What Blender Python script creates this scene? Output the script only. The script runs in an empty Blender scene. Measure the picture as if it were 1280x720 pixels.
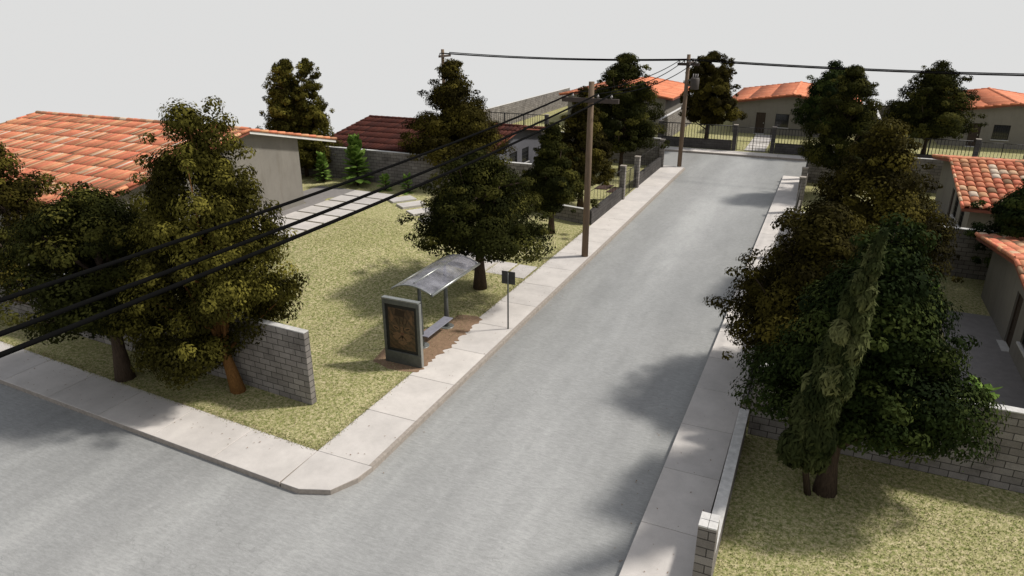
import bpy, math, random
import numpy as np
from mathutils import Vector, Matrix

sc = bpy.context.scene
COL = sc.collection
R = math.radians
rnd = random.Random(7)

# ------------------------------------------------------------------ materials
class NT:
    def __init__(s, name):
        s.m = bpy.data.materials.new(name); s.m.use_nodes = True
        s.t = s.m.node_tree; s.n = s.t.nodes; s.l = s.t.links
        s.b = s.n['Principled BSDF']
    def node(s, typ, **kw):
        n = s.n.new(typ)
        for k, v in kw.items():
            if k.startswith('i_'):
                n.inputs[k[2:].replace('_', ' ')].default_value = v
            else: setattr(n, k, v)
        return n
    def link(s, a, b): s.l.new(a, b)
    def ramp(s, fac, stops, interp='LINEAR'):
        r = s.node('ShaderNodeValToRGB'); e = r.color_ramp.elements; r.color_ramp.interpolation = interp
        while len(e) < len(stops): e.new(0.5)
        for x, (p, c) in zip(e, stops):
            x.position = p; x.color = (*c, 1) if len(c) == 3 else c
        s.link(fac, r.inputs[0]); return r.outputs[0]
    def noise(s, scale, detail=4, rough=.6, vec=None, dist=0.):
        n = s.node('ShaderNodeTexNoise'); n.inputs['Scale'].default_value = scale
        n.inputs['Detail'].default_value = detail; n.inputs['Roughness'].default_value = rough
        n.inputs['Distortion'].default_value = dist
        if vec is not None: s.link(vec, n.inputs['Vector'])
        return n.outputs['Fac']
    def mix(s, fac, a, b, mode='MIX'):
        n = s.node('ShaderNodeMix', data_type='RGBA', blend_type=mode)
        for sock, v in ((n.inputs[0], fac), (n.inputs[6], a), (n.inputs[7], b)):
            if hasattr(v, 'is_linked') or isinstance(v, bpy.types.NodeSocket): s.link(v, sock)
            else: sock.default_value = (*v, 1) if isinstance(v, tuple) and len(v) == 3 else v
        return n.outputs[2]
    def bump(s, h, strength=.3, dist=.02):
        n = s.node('ShaderNodeBump'); n.inputs['Strength'].default_value = strength
        n.inputs['Distance'].default_value = dist
        s.link(h, n.inputs['Height']); s.link(n.outputs[0], s.b.inputs['Normal'])
    def pos(s):
        return s.node('ShaderNodeNewGeometry').outputs['Position']
    def uv(s):
        return s.node('ShaderNodeTexCoord').outputs['UV']
    def mapping(s, vec, scale=(1, 1, 1), rot=(0, 0, 0)):
        n = s.node('ShaderNodeMapping'); n.inputs['Scale'].default_value = scale
        n.inputs['Rotation'].default_value = rot
        s.link(vec, n.inputs['Vector']); return n.outputs[0]
    def color(s, c): s.link(c, s.b.inputs['Base Color'])
    def rough(s, r): s.b.inputs['Roughness'].default_value = r
    def spec(s, v): s.b.inputs['Specular IOR Level'].default_value = v

def simple(name, c, rough=.6, var=.25, scale=6., metal=0., spec=.3):
    k = NT(name)
    f = k.noise(scale, 5, .65, k.pos())
    a = tuple(x * (1 - var) for x in c); b = tuple(min(1, x * (1 + var)) for x in c)
    k.color(k.ramp(f, [(.3, a), (.7, b)])); k.rough(rough); k.spec(spec)
    k.b.inputs['Metallic'].default_value = metal
    return k.m

def block_mat(name, c1, c2, mortar, w=.44, h=.2):
    k = NT(name); uv = k.uv()
    br = k.node('ShaderNodeTexBrick'); k.link(uv, br.inputs['Vector'])
    br.inputs['Color1'].default_value = (*c1, 1); br.inputs['Color2'].default_value = (*c2, 1)
    br.inputs['Mortar'].default_value = (*mortar, 1); br.inputs['Scale'].default_value = 1
    br.inputs['Mortar Size'].default_value = .012; br.inputs['Mortar Smooth'].default_value = .15
    br.inputs['Brick Width'].default_value = w; br.inputs['Row Height'].default_value = h
    br.inputs['Bias'].default_value = 0.
    f1 = k.noise(1.1, 6, .7, k.pos()); f2 = k.noise(38, 3, .7, k.pos())
    c = k.mix(1., br.outputs['Color'], k.ramp(f1, [(.25, (.56, .54, .52)), (.5, (1, .98, .96)), (.75, (1.22, 1.2, 1.16))]), 'MULTIPLY')
    c = k.mix(1., c, k.ramp(f2, [(.3, (.8, .8, .8)), (.7, (1.15, 1.15, 1.15))]), 'MULTIPLY')
    k.color(c); k.rough(.92); k.spec(.15)
    inv = k.node('ShaderNodeMath', operation='SUBTRACT'); inv.inputs[0].default_value = 1.
    k.link(br.outputs['Fac'], inv.inputs[1])
    add = k.node('ShaderNodeMath', operation='MULTIPLY_ADD'); add.inputs[1].default_value = .25
    k.link(f2, add.inputs[0]); k.link(inv.outputs[0], add.inputs[2])
    k.bump(add.outputs[0], .6, .015)
    return k.m

def road_mat():
    k = NT('worn_concrete_road'); p = k.pos()
    s1 = k.noise(1., 6, .7, k.mapping(p, (1.6, .5, 1), (0, 0, R(4))), .6)
    s2 = k.noise(.16, 3, .5, k.mapping(p, (1., .35, 1)))
    s3 = k.noise(60, 3, .8, p)
    s4 = k.noise(4.5, 6, .75, k.mapping(p, (1.1, 4.2, 1), (0, 0, R(-12))))
    c = k.ramp(s1, [(.25, (.25, .252, .248)), (.75, (.31, .311, .307))])
    c = k.mix(1., c, k.ramp(s2, [(.3, (.86, .87, .87)), (.7, (1.14, 1.14, 1.13))]), 'MULTIPLY')
    c = k.mix(1., c, k.ramp(s4, [(.3, (.8, .8, .8)), (.7, (1.17, 1.17, 1.17))]), 'MULTIPLY')
    c = k.mix(1., c, k.ramp(s3, [(.3, (.84, .84, .84)), (.7, (1.14, 1.14, 1.14))]), 'MULTIPLY')
    sx = k.node('ShaderNodeSeparateXYZ'); k.link(p, sx.inputs[0])
    wr = k.ramp(k.noise(.8, 4, .6, k.mapping(p, (.62, .045, 1))), [(.32, (.9, .9, .9)), (.5, (.98, .98, .98)), (.68, (1.12, 1.12, 1.115))])
    c = k.mix(1., c, wr, 'MULTIPLY')
    cx_ = k.node('ShaderNodeMapRange'); cx_.inputs['From Min'].default_value = -9.7; cx_.inputs['From Max'].default_value = -2.3
    wo = k.node('ShaderNodeMath', operation='MULTIPLY_ADD'); wo.inputs[1].default_value = 1.1
    k.link(k.noise(.35, 4, .6, p), wo.inputs[0]); k.link(sx.outputs['X'], wo.inputs[2])
    so_ = k.node('ShaderNodeMath', operation='SUBTRACT'); so_.inputs[1].default_value = .55
    k.link(wo.outputs[0], so_.inputs[0]); k.link(so_.outputs[0], cx_.inputs['Value'])
    band = k.ramp(cx_.outputs[0], [(0., (.84, .83, .81)), (.06, (.94, .94, .93)), (.3, (.97, .97, .97)), (.5, (1.13, 1.13, 1.13)), (.7, (.98, .98, .98)), (.94, (.93, .93, .92)), (1., (.84, .83, .81))])
    ym = k.node('ShaderNodeMapRange'); ym.inputs['From Min'].default_value = 10.; ym.inputs['From Max'].default_value = 14.
    k.link(sx.outputs['Y'], ym.inputs['Value'])
    c = k.mix(ym.outputs[0], c, k.mix(1., c, band, 'MULTIPLY'))
    # hairline cracks and oil spots
    v = k.node('ShaderNodeTexVoronoi', feature='DISTANCE_TO_EDGE'); v.inputs['Scale'].default_value = .33
    wob = k.node('ShaderNodeVectorMath', operation='ADD')
    nz = k.node('ShaderNodeTexNoise'); nz.inputs['Scale'].default_value = 1.6; nz.inputs['Detail'].default_value = 5
    k.link(p, nz.inputs['Vector']); sc_ = k.node('ShaderNodeVectorMath', operation='SCALE'); sc_.inputs['Scale'].default_value = 1.4
    k.link(nz.outputs['Color'], sc_.inputs[0]); k.link(p, wob.inputs[0]); k.link(sc_.outputs[0], wob.inputs[1])
    k.link(wob.outputs[0], v.inputs['Vector'])
    cr = k.ramp(v.outputs['Distance'], [(0., (.8, .8, .8)), (.006, (1, 1, 1))])
    msk = k.ramp(k.noise(.21, 2, .5, p), [(.55, (0, 0, 0)), (.62, (1, 1, 1))])
    c = k.mix(msk, c, k.mix(1., c, cr, 'MULTIPLY'))
    k.color(c); k.rough(.62); k.spec(.35)
    k.bump(k.noise(90, 4, .8, p), .25, .006)
    return k.m

def pavement_mat(name='pale_concrete_paving', base=(.53, .5, .468)):
    k = NT(name); p = k.pos(); g = k.node('ShaderNodeNewGeometry')
    d = tuple(x * .86 for x in base); l = tuple(x * 1.12 for x in base)
    c = k.ramp(k.noise(.9, 6, .7, p), [(.3, d), (.7, l)])
    c = k.mix(1., c, k.ramp(k.noise(55, 4, .8, p), [(.3, (.88, .88, .88)), (.7, (1.1, 1.1, 1.1))]), 'MULTIPLY')
    c = k.mix(1., c, k.ramp(g.outputs['Random Per Island'], [(0, (.92, .92, .93)), (1, (1.06, 1.05, 1.04))]), 'MULTIPLY')
    # scattered dark scuffs
    sp = k.ramp(k.noise(5., 2, .5, k.mapping(p, (1, 2.2, 1), (0, 0, .6)), 1.2), [(.72, (1, 1, 1)), (.8, (.8, .78, .77))])
    c = k.mix(1., c, sp, 'MULTIPLY')
    k.color(c); k.rough(.8); k.spec(.25); k.bump(k.noise(70, 4, .8, p), .2, .005)
    return k.m

def grass_mat(name='dry_mottled_grass'):
    k = NT(name); p = k.pos()
    f = k.noise(9., 6, .85, p, .3)
    c = k.ramp(f, [(.36, (.09, .115, .034)), (.44, (.185, .195, .07)), (.5, (.28, .265, .13)), (.56, (.42, .37, .22)), (.64, (.52, .45, .31)), (.72, (.35, .28, .215))])
    pk = k.noise(5.2, 6, .8, k.mapping(p, (1, 1, 1), (0, 0, 1.)))
    c = k.mix(k.ramp(pk, [(.55, (0, 0, 0)), (.68, (.65, .65, .65))]), c, (.37, .3, .22))
    c = k.mix(k.ramp(pk, [(.33, (.7, .7, .7)), (.44, (0, 0, 0))]), c, (.09, .14, .028))
    big = k.noise(.5, 4, .6, p)
    c = k.mix(k.ramp(big, [(.45, (0, 0, 0)), (.75, (.4, .4, .4))]), c, (.17, .175, .06))
    c = k.mix(1., c, k.ramp(k.noise(28, 3, .8, p), [(.3, (.66, .66, .65)), (.7, (1.55, 1.55, 1.5))]), 'MULTIPLY')
    k.color(c); k.rough(.95); k.spec(.05)
    k.bump(k.noise(35, 4, .8, p), .45, .02)
    return k.m

def stucco_mat(name, base, stain=.82):
    k = NT(name); p = k.pos()
    c = k.ramp(k.noise(.8, 6, .7, p), [(.3, tuple(x * .88 for x in base)), (.7, tuple(x * 1.08 for x in base))])
    st = k.ramp(k.noise(1.2, 5, .7, k.mapping(p, (2.6, 2.6, .35))), [(.5, (1, 1, 1)), (.75, (stain, stain * .98, stain * .95))])
    c = k.mix(1., c, st, 'MULTIPLY')
    k.color(c); k.rough(.9); k.spec(.15); k.bump(k.noise(45, 4, .7, p), .25, .01)
    return k.m

def tile_mat(name, stops):
    k = NT(name); g = k.node('ShaderNodeNewGeometry')
    c = k.ramp(g.outputs['Random Per Island'], stops)
    c = k.mix(1., c, k.ramp(k.noise(2.4, 6, .75, k.pos()), [(.28, (.62, .58, .55)), (.5, (1, 1, 1)), (.75, (1.15, 1.15, 1.12))]), 'MULTIPLY')
    li = k.noise(5, 5, .75, k.pos())
    c = k.mix(k.ramp(li, [(.62, (0, 0, 0)), (.74, (.55, .55, .55))]), c, (.16, .12, .085))
    k.color(c); k.rough(.8); k.spec(.2); k.bump(k.noise(30, 3, .7, k.pos()), .2, .01)
    return k.m

def leaf_mat(name, a, b, c_):
    k = NT(name); g = k.node('ShaderNodeNewGeometry')
    at = k.node('ShaderNodeAttribute', attribute_name='tone')
    col = k.ramp(at.outputs['Fac'], [(0., a), (.55, b), (1., c_)])
    col = k.mix(1., col, k.ramp(g.outputs['Random Per Island'], [(0., (.8, .8, .78)), (1., (1.22, 1.22, 1.15))]), 'MULTIPLY')
    k.color(col); k.rough(.85); k.spec(.04)
    tr = k.node('ShaderNodeBsdfTranslucent'); k.link(col, tr.inputs['Color'])
    mx = k.node('ShaderNodeMixShader'); mx.inputs[0].default_value = .2
    k.link(k.b.outputs[0], mx.inputs[1]); k.link(tr.outputs[0], mx.inputs[2])
    k.link(mx.outputs[0], k.n['Material Output'].inputs['Surface'])
    return k.m

def bark_mat(name, c):
    k = NT(name); p = k.pos()
    f = k.noise(9, 6, .75, k.mapping(p, (3.2, 3.2, .5)), .5)
    k.color(k.ramp(f, [(.3, tuple(x * .45 for x in c)), (.7, tuple(x * 1.3 for x in c))]))
    k.rough(.95); k.spec(.1); k.bump(f, .8, .03)
    return k.m

def wood_mat(name, c):
    k = NT(name); p = k.pos()
    f = k.noise(5, 6, .7, k.mapping(p, (7, 7, .35)))
    k.color(k.ramp(f, [(.3, tuple(x * .6 for x in c)), (.7, tuple(x * 1.25 for x in c))]))
    k.rough(.9); k.spec(.15); k.bump(f, .4, .01)
    return k.m

M = {}
M['block'] = block_mat('grey_concrete_block', (.25, .235, .22), (.17, .158, .147), (.055, .051, .047))
M['block_shaded'] = block_mat('shaded_concrete_block', (.075, .071, .068), (.055, .052, .05), (.03, .028, .027))  # shade on the low fence walls put into a darker block colour
M['sunlit_top'] = simple('sunlit_pale_wall_top', (.5, .49, .47), .8, .22, 5.)  # sunlit brightness of wall tops put into a paler colour
M['road'] = road_mat()
M['pave'] = pavement_mat()
M['kerb'] = simple('kerb_stone', (.3, .265, .23), .85, .2, 8)
M['joint'] = simple('dark_joint_filler', (.12, .11, .1), .95, .2, 20)
M['slab'] = pavement_mat('path_slab_concrete', (.48, .455, .43))
M['patio'] = simple('grey_patio_concrete', (.2, .187, .18), .85, .12, 3)
M['grass'] = grass_mat()
M['soil'] = simple('brown_bare_soil', (.215, .14, .088), .95, .22, 7)
M['dark_patch'] = simple('dark_brown_patch', (.055, .032, .024), .95, .3, 6)
M['earth'] = simple('earth_base', (.16, .15, .13), .95, .2, 2)
M['stucco'] = stucco_mat('grey_stucco', (.2, .186, .162))
M['stucco_blue'] = stucco_mat('bluish_grey_stucco', (.1, .1, .114))
M['tile'] = tile_mat('orange_roof_tile', [(0., (.2, .12, .07)), (.08, (.3, .17, .095)), (.18, (.48, .185, .1)), (.4, (.6, .21, .115)), (.55, (.6, .175, .105)), (.7, (.62, .25, .13)), (.84, (.6, .32, .17)), (.95, (.58, .4, .26)), (1., (.6, .5, .4))])
M['tile_far'] = tile_mat('plain_orange_roof_tile', [(0., (.52, .18, .09)), (.5, (.62, .2, .1)), (1., (.66, .25, .13))])
M['tile_red'] = tile_mat('dark_red_roof_tile', [(0., (.036, .008, .005)), (.5, (.062, .014, .008)), (1., (.08, .021, .012))])
M['fascia'] = simple('white_painted_fascia', (.62, .61, .58), .6, .08, 4)
M['fascia_red'] = simple('red_brown_fascia', (.2, .065, .04), .7, .2, 4)
M['wood_door'] = wood_mat('dark_wood_door', (.06, .045, .034))
M['frame_dark'] = simple('black_painted_iron', (.018, .017, .016), .5, .2, 9)
M['glass'] = simple('dark_window_glass', (.02, .022, .026), .08, .1, 3, 0, .6)
M['sill'] = simple('pale_stone_sill', (.5, .49, .47), .8, .1, 6)
M['iron'] = simple('weathered_black_iron', (.025, .023, .022), .6, .25, 12)
M['pole_wood'] = wood_mat('weathered_pole_wood', (.17, .122, .084))
M['arm_wood'] = wood_mat('grey_brown_arm_wood', (.075, .06, .052))
M['wire'] = simple('black_cable', (.004, .004, .004), .9, .1, 5, 0, .02)
M['ceramic'] = simple('grey_ceramic', (.3, .28, .27), .35, .1, 8)
M['transf'] = simple('brown_grey_transformer_paint', (.06, .05, .043), .6, .15, 6)
M['steel'] = simple('brushed_steel', (.33, .34, .32), .38, .12, 9, .75, .5)
M['steel_dark'] = simple('dark_grey_steel', (.1, .105, .095), .5, .2, 8, .4, .4)
M['plate'] = simple('bare_grey_sign_back', (.045, .046, .044), .55, .2, 8, .3)
M['bench'] = simple('grey_bench_board', (.2, .2, .235), .55, .12, 9)
M['black'] = simple('black_poster_border', (.012, .012, .012), .45, .1, 5)

def glaze_mat():
    k = NT('translucent_roof_panel')
    k.color(k.ramp(k.noise(1.7, 4, .6, k.pos()), [(.35, (.12, .12, .14)), (.65, (.3, .3, .34))]))
    k.rough(.18); k.b.inputs['Alpha'].default_value = .55
    return k.m
M['glaze'] = glaze_mat()
M['leaf_olive'] = leaf_mat('olive_leaf', (.012, .014, .0035), (.028, .03, .0065), (.085, .08, .018))
M['leaf_brown'] = leaf_mat('brown_green_leaf', (.015, .0125, .003), (.038, .032, .006), (.1, .083, .016))
M['leaf_dark'] = leaf_mat('dark_green_leaf', (.0085, .0145, .0045), (.021, .032, .008), (.062, .078, .02))
M['leaf_gold'] = leaf_mat('yellowish_olive_leaf', (.024, .022, .0045), (.066, .06, .011), (.19, .168, .034))
M['leaf_pale'] = leaf_mat('pale_conifer_leaf', (.018, .025, .009), (.05, .059, .021), (.15, .155, .065))
M['leaf_bright'] = leaf_mat('bright_green_leaf', (.06, .11, .02), (.13, .21, .042), (.23, .33, .08))
M['bark'] = bark_mat('dark_brown_bark', (.075, .053, .038))
M['bark_orange'] = bark_mat('orange_brown_bark', (.2, .1, .035))

# ------------------------------------------------------------------ mesh builder
class MB:
    def __init__(s): s.v = []; s.f = []; s.mi = []; s.smooth = set()
    def poly(s, pts, mi=0):
        b = len(s.v); s.v += [tuple(p) for p in pts]; s.f.append(tuple(range(b, b + len(pts)))); s.mi.append(mi)
    def box(s, x0, x1, y0, y1, z0, z1, mi=0, mtop=None):
        b = len(s.v)
        s.v += [(x0, y0, z0), (x1, y0, z0), (x1, y1, z0), (x0, y1, z0), (x0, y0, z1), (x1, y0, z1), (x1, y1, z1), (x0, y1, z1)]
        for q in ((0, 3, 2, 1), (0, 1, 5, 4), (1, 2, 6, 5), (2, 3, 7, 6), (3, 0, 4, 7)):
            s.f.append(tuple(b + i for i in q)); s.mi.append(mi)
        s.f.append((b + 4, b + 5, b + 6, b + 7)); s.mi.append(mi if mtop is None else mtop)
    def prism(s, foot, z0, z1, mi=0, mtop=None):
        """vertical prism over a counter-clockwise footprint; z1 may be a list"""
        n = len(foot); b = len(s.v); zt = z1 if isinstance(z1, (list, tuple)) else [z1] * n
        s.v += [(x, y, z0) for x, y in foot] + [(x, y, z) for (x, y), z in zip(foot, zt)]
        s.f.append(tuple(b + i for i in reversed(range(n)))); s.mi.append(mi)
        for i in range(n):
            j = (i + 1) % n; s.f.append((b + i, b + j, b + n + j, b + n + i)); s.mi.append(mi)
        s.f.append(tuple(b + n + i for i in range(n))); s.mi.append(mi if mtop is None else mtop)
    def extrude(s, pts, d, mi=0):
        """closed polygon (3-D points) swept along vector d"""
        n = len(pts); b = len(s.v); d = Vector(d)
        s.v += [tuple(Vector(p)) for p in pts] + [tuple(Vector(p) + d) for p in pts]
        s.f.append(tuple(b + i for i in reversed(range(n)))); s.mi.append(mi)
        for i in range(n):
            j = (i + 1) % n; s.f.append((b + i, b + j, b + n + j, b + n + i)); s.mi.append(mi)
        s.f.append(tuple(b + n + i for i in range(n))); s.mi.append(mi)
    def tube(s, pts, rad, seg=8, mi=0, caps=True):
        pts = [Vector(p) for p in pts]; n = len(pts)
        rad = rad if isinstance(rad, (list, tuple)) else [rad] * n
        b = len(s.v); ref = None
        for i, p in enumerate(pts):
            t = (pts[min(i + 1, n - 1)] - pts[max(i - 1, 0)]).normalized()
            if ref is None: ref = Vector((1, 0, 0)) if abs(t.x) < .8 else Vector((0, 1, 0))
            u = (ref - t * ref.dot(t)).normalized(); w = t.cross(u); ref = u
            for k in range(seg):
                a = 2 * math.pi * k / seg
                s.v.append(tuple(p + (u * math.cos(a) + w * math.sin(a)) * rad[i]))
        for i in range(n - 1):
            for k in range(seg):
                k2 = (k + 1) % seg
                s.smooth.add(len(s.f))
                s.f.append((b + i * seg + k, b + i * seg + k2, b + (i + 1) * seg + k2, b + (i + 1) * seg + k)); s.mi.append(mi)
        if caps:
            s.f.append(tuple(b + k for k in reversed(range(seg)))); s.mi.append(mi)
            s.f.append(tuple(b + (n - 1) * seg + k for k in range(seg))); s.mi.append(mi)
    def build(s, name, mats, parent=None, loc=(0, 0, 0), uv=False, bevel=0., smooth=False):
        me = bpy.data.meshes.new(name)
        L = Vector(loc)
        me.from_pydata([tuple(Vector(p) - L) for p in s.v], [], s.f)
        if not isinstance(mats, (list, tuple)): mats = [mats]
        for m in mats: me.materials.append(M[m])
        me.polygons.foreach_set('material_index', s.mi)
        sm = [smooth or (i in s.smooth) for i in range(len(s.f))]
        me.polygons.foreach_set('use_smooth', sm)
        if uv:
            lay = me.uv_layers.new(name='UVMap')
            for p in me.polygons:
                n = p.normal
                for li in p.loop_indices:
                    w = me.vertices[me.loops[li].vertex_index].co + L
                    if abs(n.z) > .8: q = (w.x, w.y)
                    elif abs(n.x) > abs(n.y): q = (w.y, w.z)
                    else: q = (w.x, w.z)
                    lay.data[li].uv = q
        me.update()
        o = bpy.data.objects.new(name, me); COL.objects.link(o); o.location = loc
        if parent is not None: o.parent = parent
        if bevel:
            md = o.modifiers.new('Bevel', 'BEVEL'); md.width = bevel; md.segments = 2; md.limit_method = 'ANGLE'
        return o

def tag(o, label, cat, group=None):
    o['label'] = label; o['category'] = cat
    if group: o['group'] = group
    return o
def structure(o, kind='structure'):
    o['kind'] = kind; return o
def thing(name, loc, label, cat, group=None, rz=0.):
    o = bpy.data.objects.new(name, None); COL.objects.link(o)
    o.location = loc; o.rotation_euler = (0, 0, rz); o.empty_display_size = .3
    return tag(o, label, cat, group)

# ------------------------------------------------------------------ camera
cam = bpy.data.cameras.new('camera'); co = bpy.data.objects.new('camera', cam); COL.objects.link(co)
cam.sensor_width = 36.; cam.lens = 869. / 1280 * 36; cam.clip_end = 800; cam.clip_start = .1
co.location = (0, 0, 11.); co.rotation_euler = (R(90 - 21.311), 0, R(23.933)); sc.camera = co

# ------------------------------------------------------------------ sky and sun
SUN = Vector((.75, .5, 1.)).normalized()
elev = math.asin(SUN.z); azim = math.atan2(SUN.x, SUN.y)
w = bpy.data.worlds.new('World'); sc.world = w; w.use_nodes = True
nt = w.node_tree; bg = nt.nodes['Background']; bg.inputs['Strength'].default_value = .1
sky = nt.nodes.new('ShaderNodeTexSky'); sky.sky_type = 'NISHITA'; sky.sun_disc = False
sky.sun_elevation = elev; sky.sun_rotation = azim; sky.dust_density = 3.
tc = nt.nodes.new('ShaderNodeTexCoord'); sx = nt.nodes.new('ShaderNodeSeparateXYZ')
nt.links.new(tc.outputs['Generated'], sx.inputs[0])
mr = nt.nodes.new('ShaderNodeMapRange'); mr.inputs['From Min'].default_value = .12; mr.inputs['From Max'].default_value = .8
mr.inputs['To Min'].default_value = 0.; mr.inputs['To Max'].default_value = .55
nt.links.new(sx.outputs['Z'], mr.inputs['Value'])
mx = nt.nodes.new('ShaderNodeMix'); mx.data_type = 'RGBA'
OVERCAST = 7.28
mx.inputs[6].default_value = (OVERCAST, OVERCAST, OVERCAST * .993, 1)
nt.links.new(mr.outputs[0], mx.inputs[0]); nt.links.new(sky.outputs[0], mx.inputs[7])
nt.links.new(mx.outputs[2], bg.inputs['Color'])
sl = bpy.data.lights.new('sun', 'SUN'); so = bpy.data.objects.new('sun', sl); COL.objects.link(so)
sl.energy = 4.2; sl.angle = R(5.); sl.color = (1., .955, .89)
so.rotation_euler = SUN.to_track_quat('Z', 'Y').to_euler(); so.location = (20, 10, 40)
sc.view_settings.view_transform = 'Standard'; sc.view_settings.look = 'None'
sc.view_settings.exposure = 0.; sc.view_settings.gamma = 1.; sc.view_settings.use_curve_mapping = False

# ------------------------------------------------------------------ ground, road, pavements
XK, XI = -9.68, -11.34                   # left kerb and left lawn edge of the main street
def front_kerb(x): return 10.96 + (-10.7 - x) * .0445
def front_in(x): return 12.5 + (-11.34 - x) * .0575
def smooth(t): t = max(0., min(1., t)); return t * t * (3 - 2 * t)
def lawn_h(x, y): return .9 * smooth((-13.2 - x) / 8.) * smooth((y - 18.) / 8.)

m = MB()
m.poly([(-56, -22, -.34), (32, -22, -.34), (32, 92, -.34), (-34, 92, -.34), (-34, 41, -.34), (-56, 41, -.34)])
structure(m.build('ground', 'earth'))
m = MB()
m.poly([(-56, -22, -.155), (32, -22, -.155), (32, 14, -.155), (-56, 14, -.155)])
m.poly([(-9.9, 14, -.155), (-2., 14, -.155), (-2., 54, -.155), (-9.9, 54, -.155)])
m.poly([(-34, 54, -.155), (32, 54, -.155), (32, 64.2, -.155), (-34, 64.2, -.155)])
structure(m.build('road', 'road'))

def slab_run(m, quad_fn, n, gap=.006):
    for i in range(n):
        a, b = i / n, (i + 1) / n
        p = quad_fn(a, b)
        cx = sum(q[0] for q in p) / len(p); cy = sum(q[1] for q in p) / len(p)
        q = [(x + (cx - x) * gap, y + (cy - y) * gap) for x, y in p]
        m.prism(q, -.02, 0., 0)

# left pavement along the main street
m = MB()
slab_run(m, lambda a, b: [(XI, 12.5 + a * 42.3), (XK + .12, 12.5 + a * 42.3), (XK + .12, 12.5 + b * 42.3), (XI, 12.5 + b * 42.3)], 18)
m.prism([(XI, 12.5), (XK, 12.5), (XK, 54.85), (XI, 54.85)], -.3, -.012, 2)
m.box(XK - .0, XK + .125, 12.5, 54.85, -.3, 0.002, 1)
# rounded corner slab
cor = [(XI, 12.5), (-10.7 - .6, front_kerb(-11.3)), (-10.72, 10.97), (-9.96, 11.26), (-9.64, 11.94), (XK + .12, 12.5)]
m.prism([(x + (-10.4 - x) * .006, y + (11.9 - y) * .006) for x, y in cor], -.02, 0., 0)
m.prism([(XI, 12.5), (-11.3, front_kerb(-11.3)), (-10.72, 10.97), (-9.96, 11.26), (-9.62, 11.94), (-9.555, 12.5)], -.3, -.012, 1)
structure(m.build('sidewalk', ['pave', 'kerb', 'joint'], bevel=.008))
# front pavement along the near cross street
m = MB()
def fq(a, b):
    xa, xb = -11.34 - a * 38, -11.34 - b * 38
    return [(xb, front_kerb(xb)), (xa, front_kerb(xa)), (xa - .0, front_in(xa)), (xb, front_in(xb))]
slab_run(m, fq, 16)
m.prism([(-49.3, front_kerb(-49.3)), (-11.345, front_kerb(-11.345)), (-11.345, front_in(-11.345)), (-49.3, front_in(-49.3))], -.3, -.012, 1)
structure(m.build('sidewalk', ['pave', 'kerb'], bevel=.008))
# far end return of the left pavement, far pavement, right pavement
m = MB()
m.prism([(-34, 54.9), (-9.9, 54.86), (-9.9, 55.15), (-34, 55.4)], -.3, 0., 0)
m.prism([(-9.9, 54.86), (-9.62, 54.86), (-9.62, 54.95), (-9.9, 55.15)], -.3, 0., 0)
structure(m.build('sidewalk', 'pave', bevel=.01))
m = MB()
slab_run(m, lambda a, b: [(-34 + a * 66, 62.55), (-34 + b * 66, 62.55), (-34 + b * 66, 64.05), (-34 + a * 66, 64.05)], 28)
m.box(-34, 32, 62.55, 64.05, -.3, -.012, 2); m.box(-34, 32, 62.4, 62.55, -.3, .002, 1)
structure(m.build('sidewalk', ['pave', 'kerb', 'joint'], bevel=.008))
m = MB()
def kx(y): return -2.6 + (y - 11) * .0062
def ix(y): return -1.16 + (y - 11) * .0058
slab_run(m, lambda a, b: [(kx(4 + a * 51), 4 + a * 51), (ix(4 + a * 51), 4 + a * 51), (ix(4 + b * 51), 4 + b * 51), (kx(4 + b * 51), 4 + b * 51)], 22)
m.prism([(kx(4), 4), (ix(4), 4), (ix(55), 55), (kx(55), 55)], -.3, -.012, 1)
structure(m.build('sidewalk', ['pave', 'kerb'], bevel=.008))

# lawns
def grid(m, xs, yfn0, yfn1, ny, h):
    b = len(m.v)
    for x in xs:
        for j in range(ny + 1):
            y = yfn0(x) + (yfn1(x) - yfn0(x)) * j / ny
            m.v.append((x, y, h(x, y)))
    for i in range(len(xs) - 1):
        for j in range(ny):
            a = b + i * (ny + 1) + j
            m.smooth.add(len(m.f)); m.f.append((a, a + ny + 1, a + ny + 2, a + 1)); m.mi.append(0)
def lh(x, y):
    n = math.sin(x * 1.3 + y * .7) * .012 + math.sin(x * .5 - y * 1.1) * .02
    e = smooth((XI - x) / 1.5) * smooth((y - front_in(x)) / 1.5)
    return lawn_h(x, y) + (n + .012) * e
m = MB(); xs = [-46 + i * (46 + XI) / 70 for i in range(71)]
grid(m, xs, front_in, lambda x: 37.35, 60, lh)
m.poly([(-34, 37.35, 0), (XI, 37.35, 0), (XI, 54.87, 0), (-34, 54.87, 0)])
structure(m.build('lawn', 'grass'))
m = MB(); m.poly([(-1.16, 4, .0), (30, 4, 0), (30, 55, 0), (-.9, 55, 0)])
structure(m.build('lawn', 'grass'))
m = MB(); m.poly([(-34, 64.05, 0), (32, 64.05, 0), (32, 92, 0), (-34, 92, 0)])
structure(m.build('lawn', 'grass'))

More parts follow.
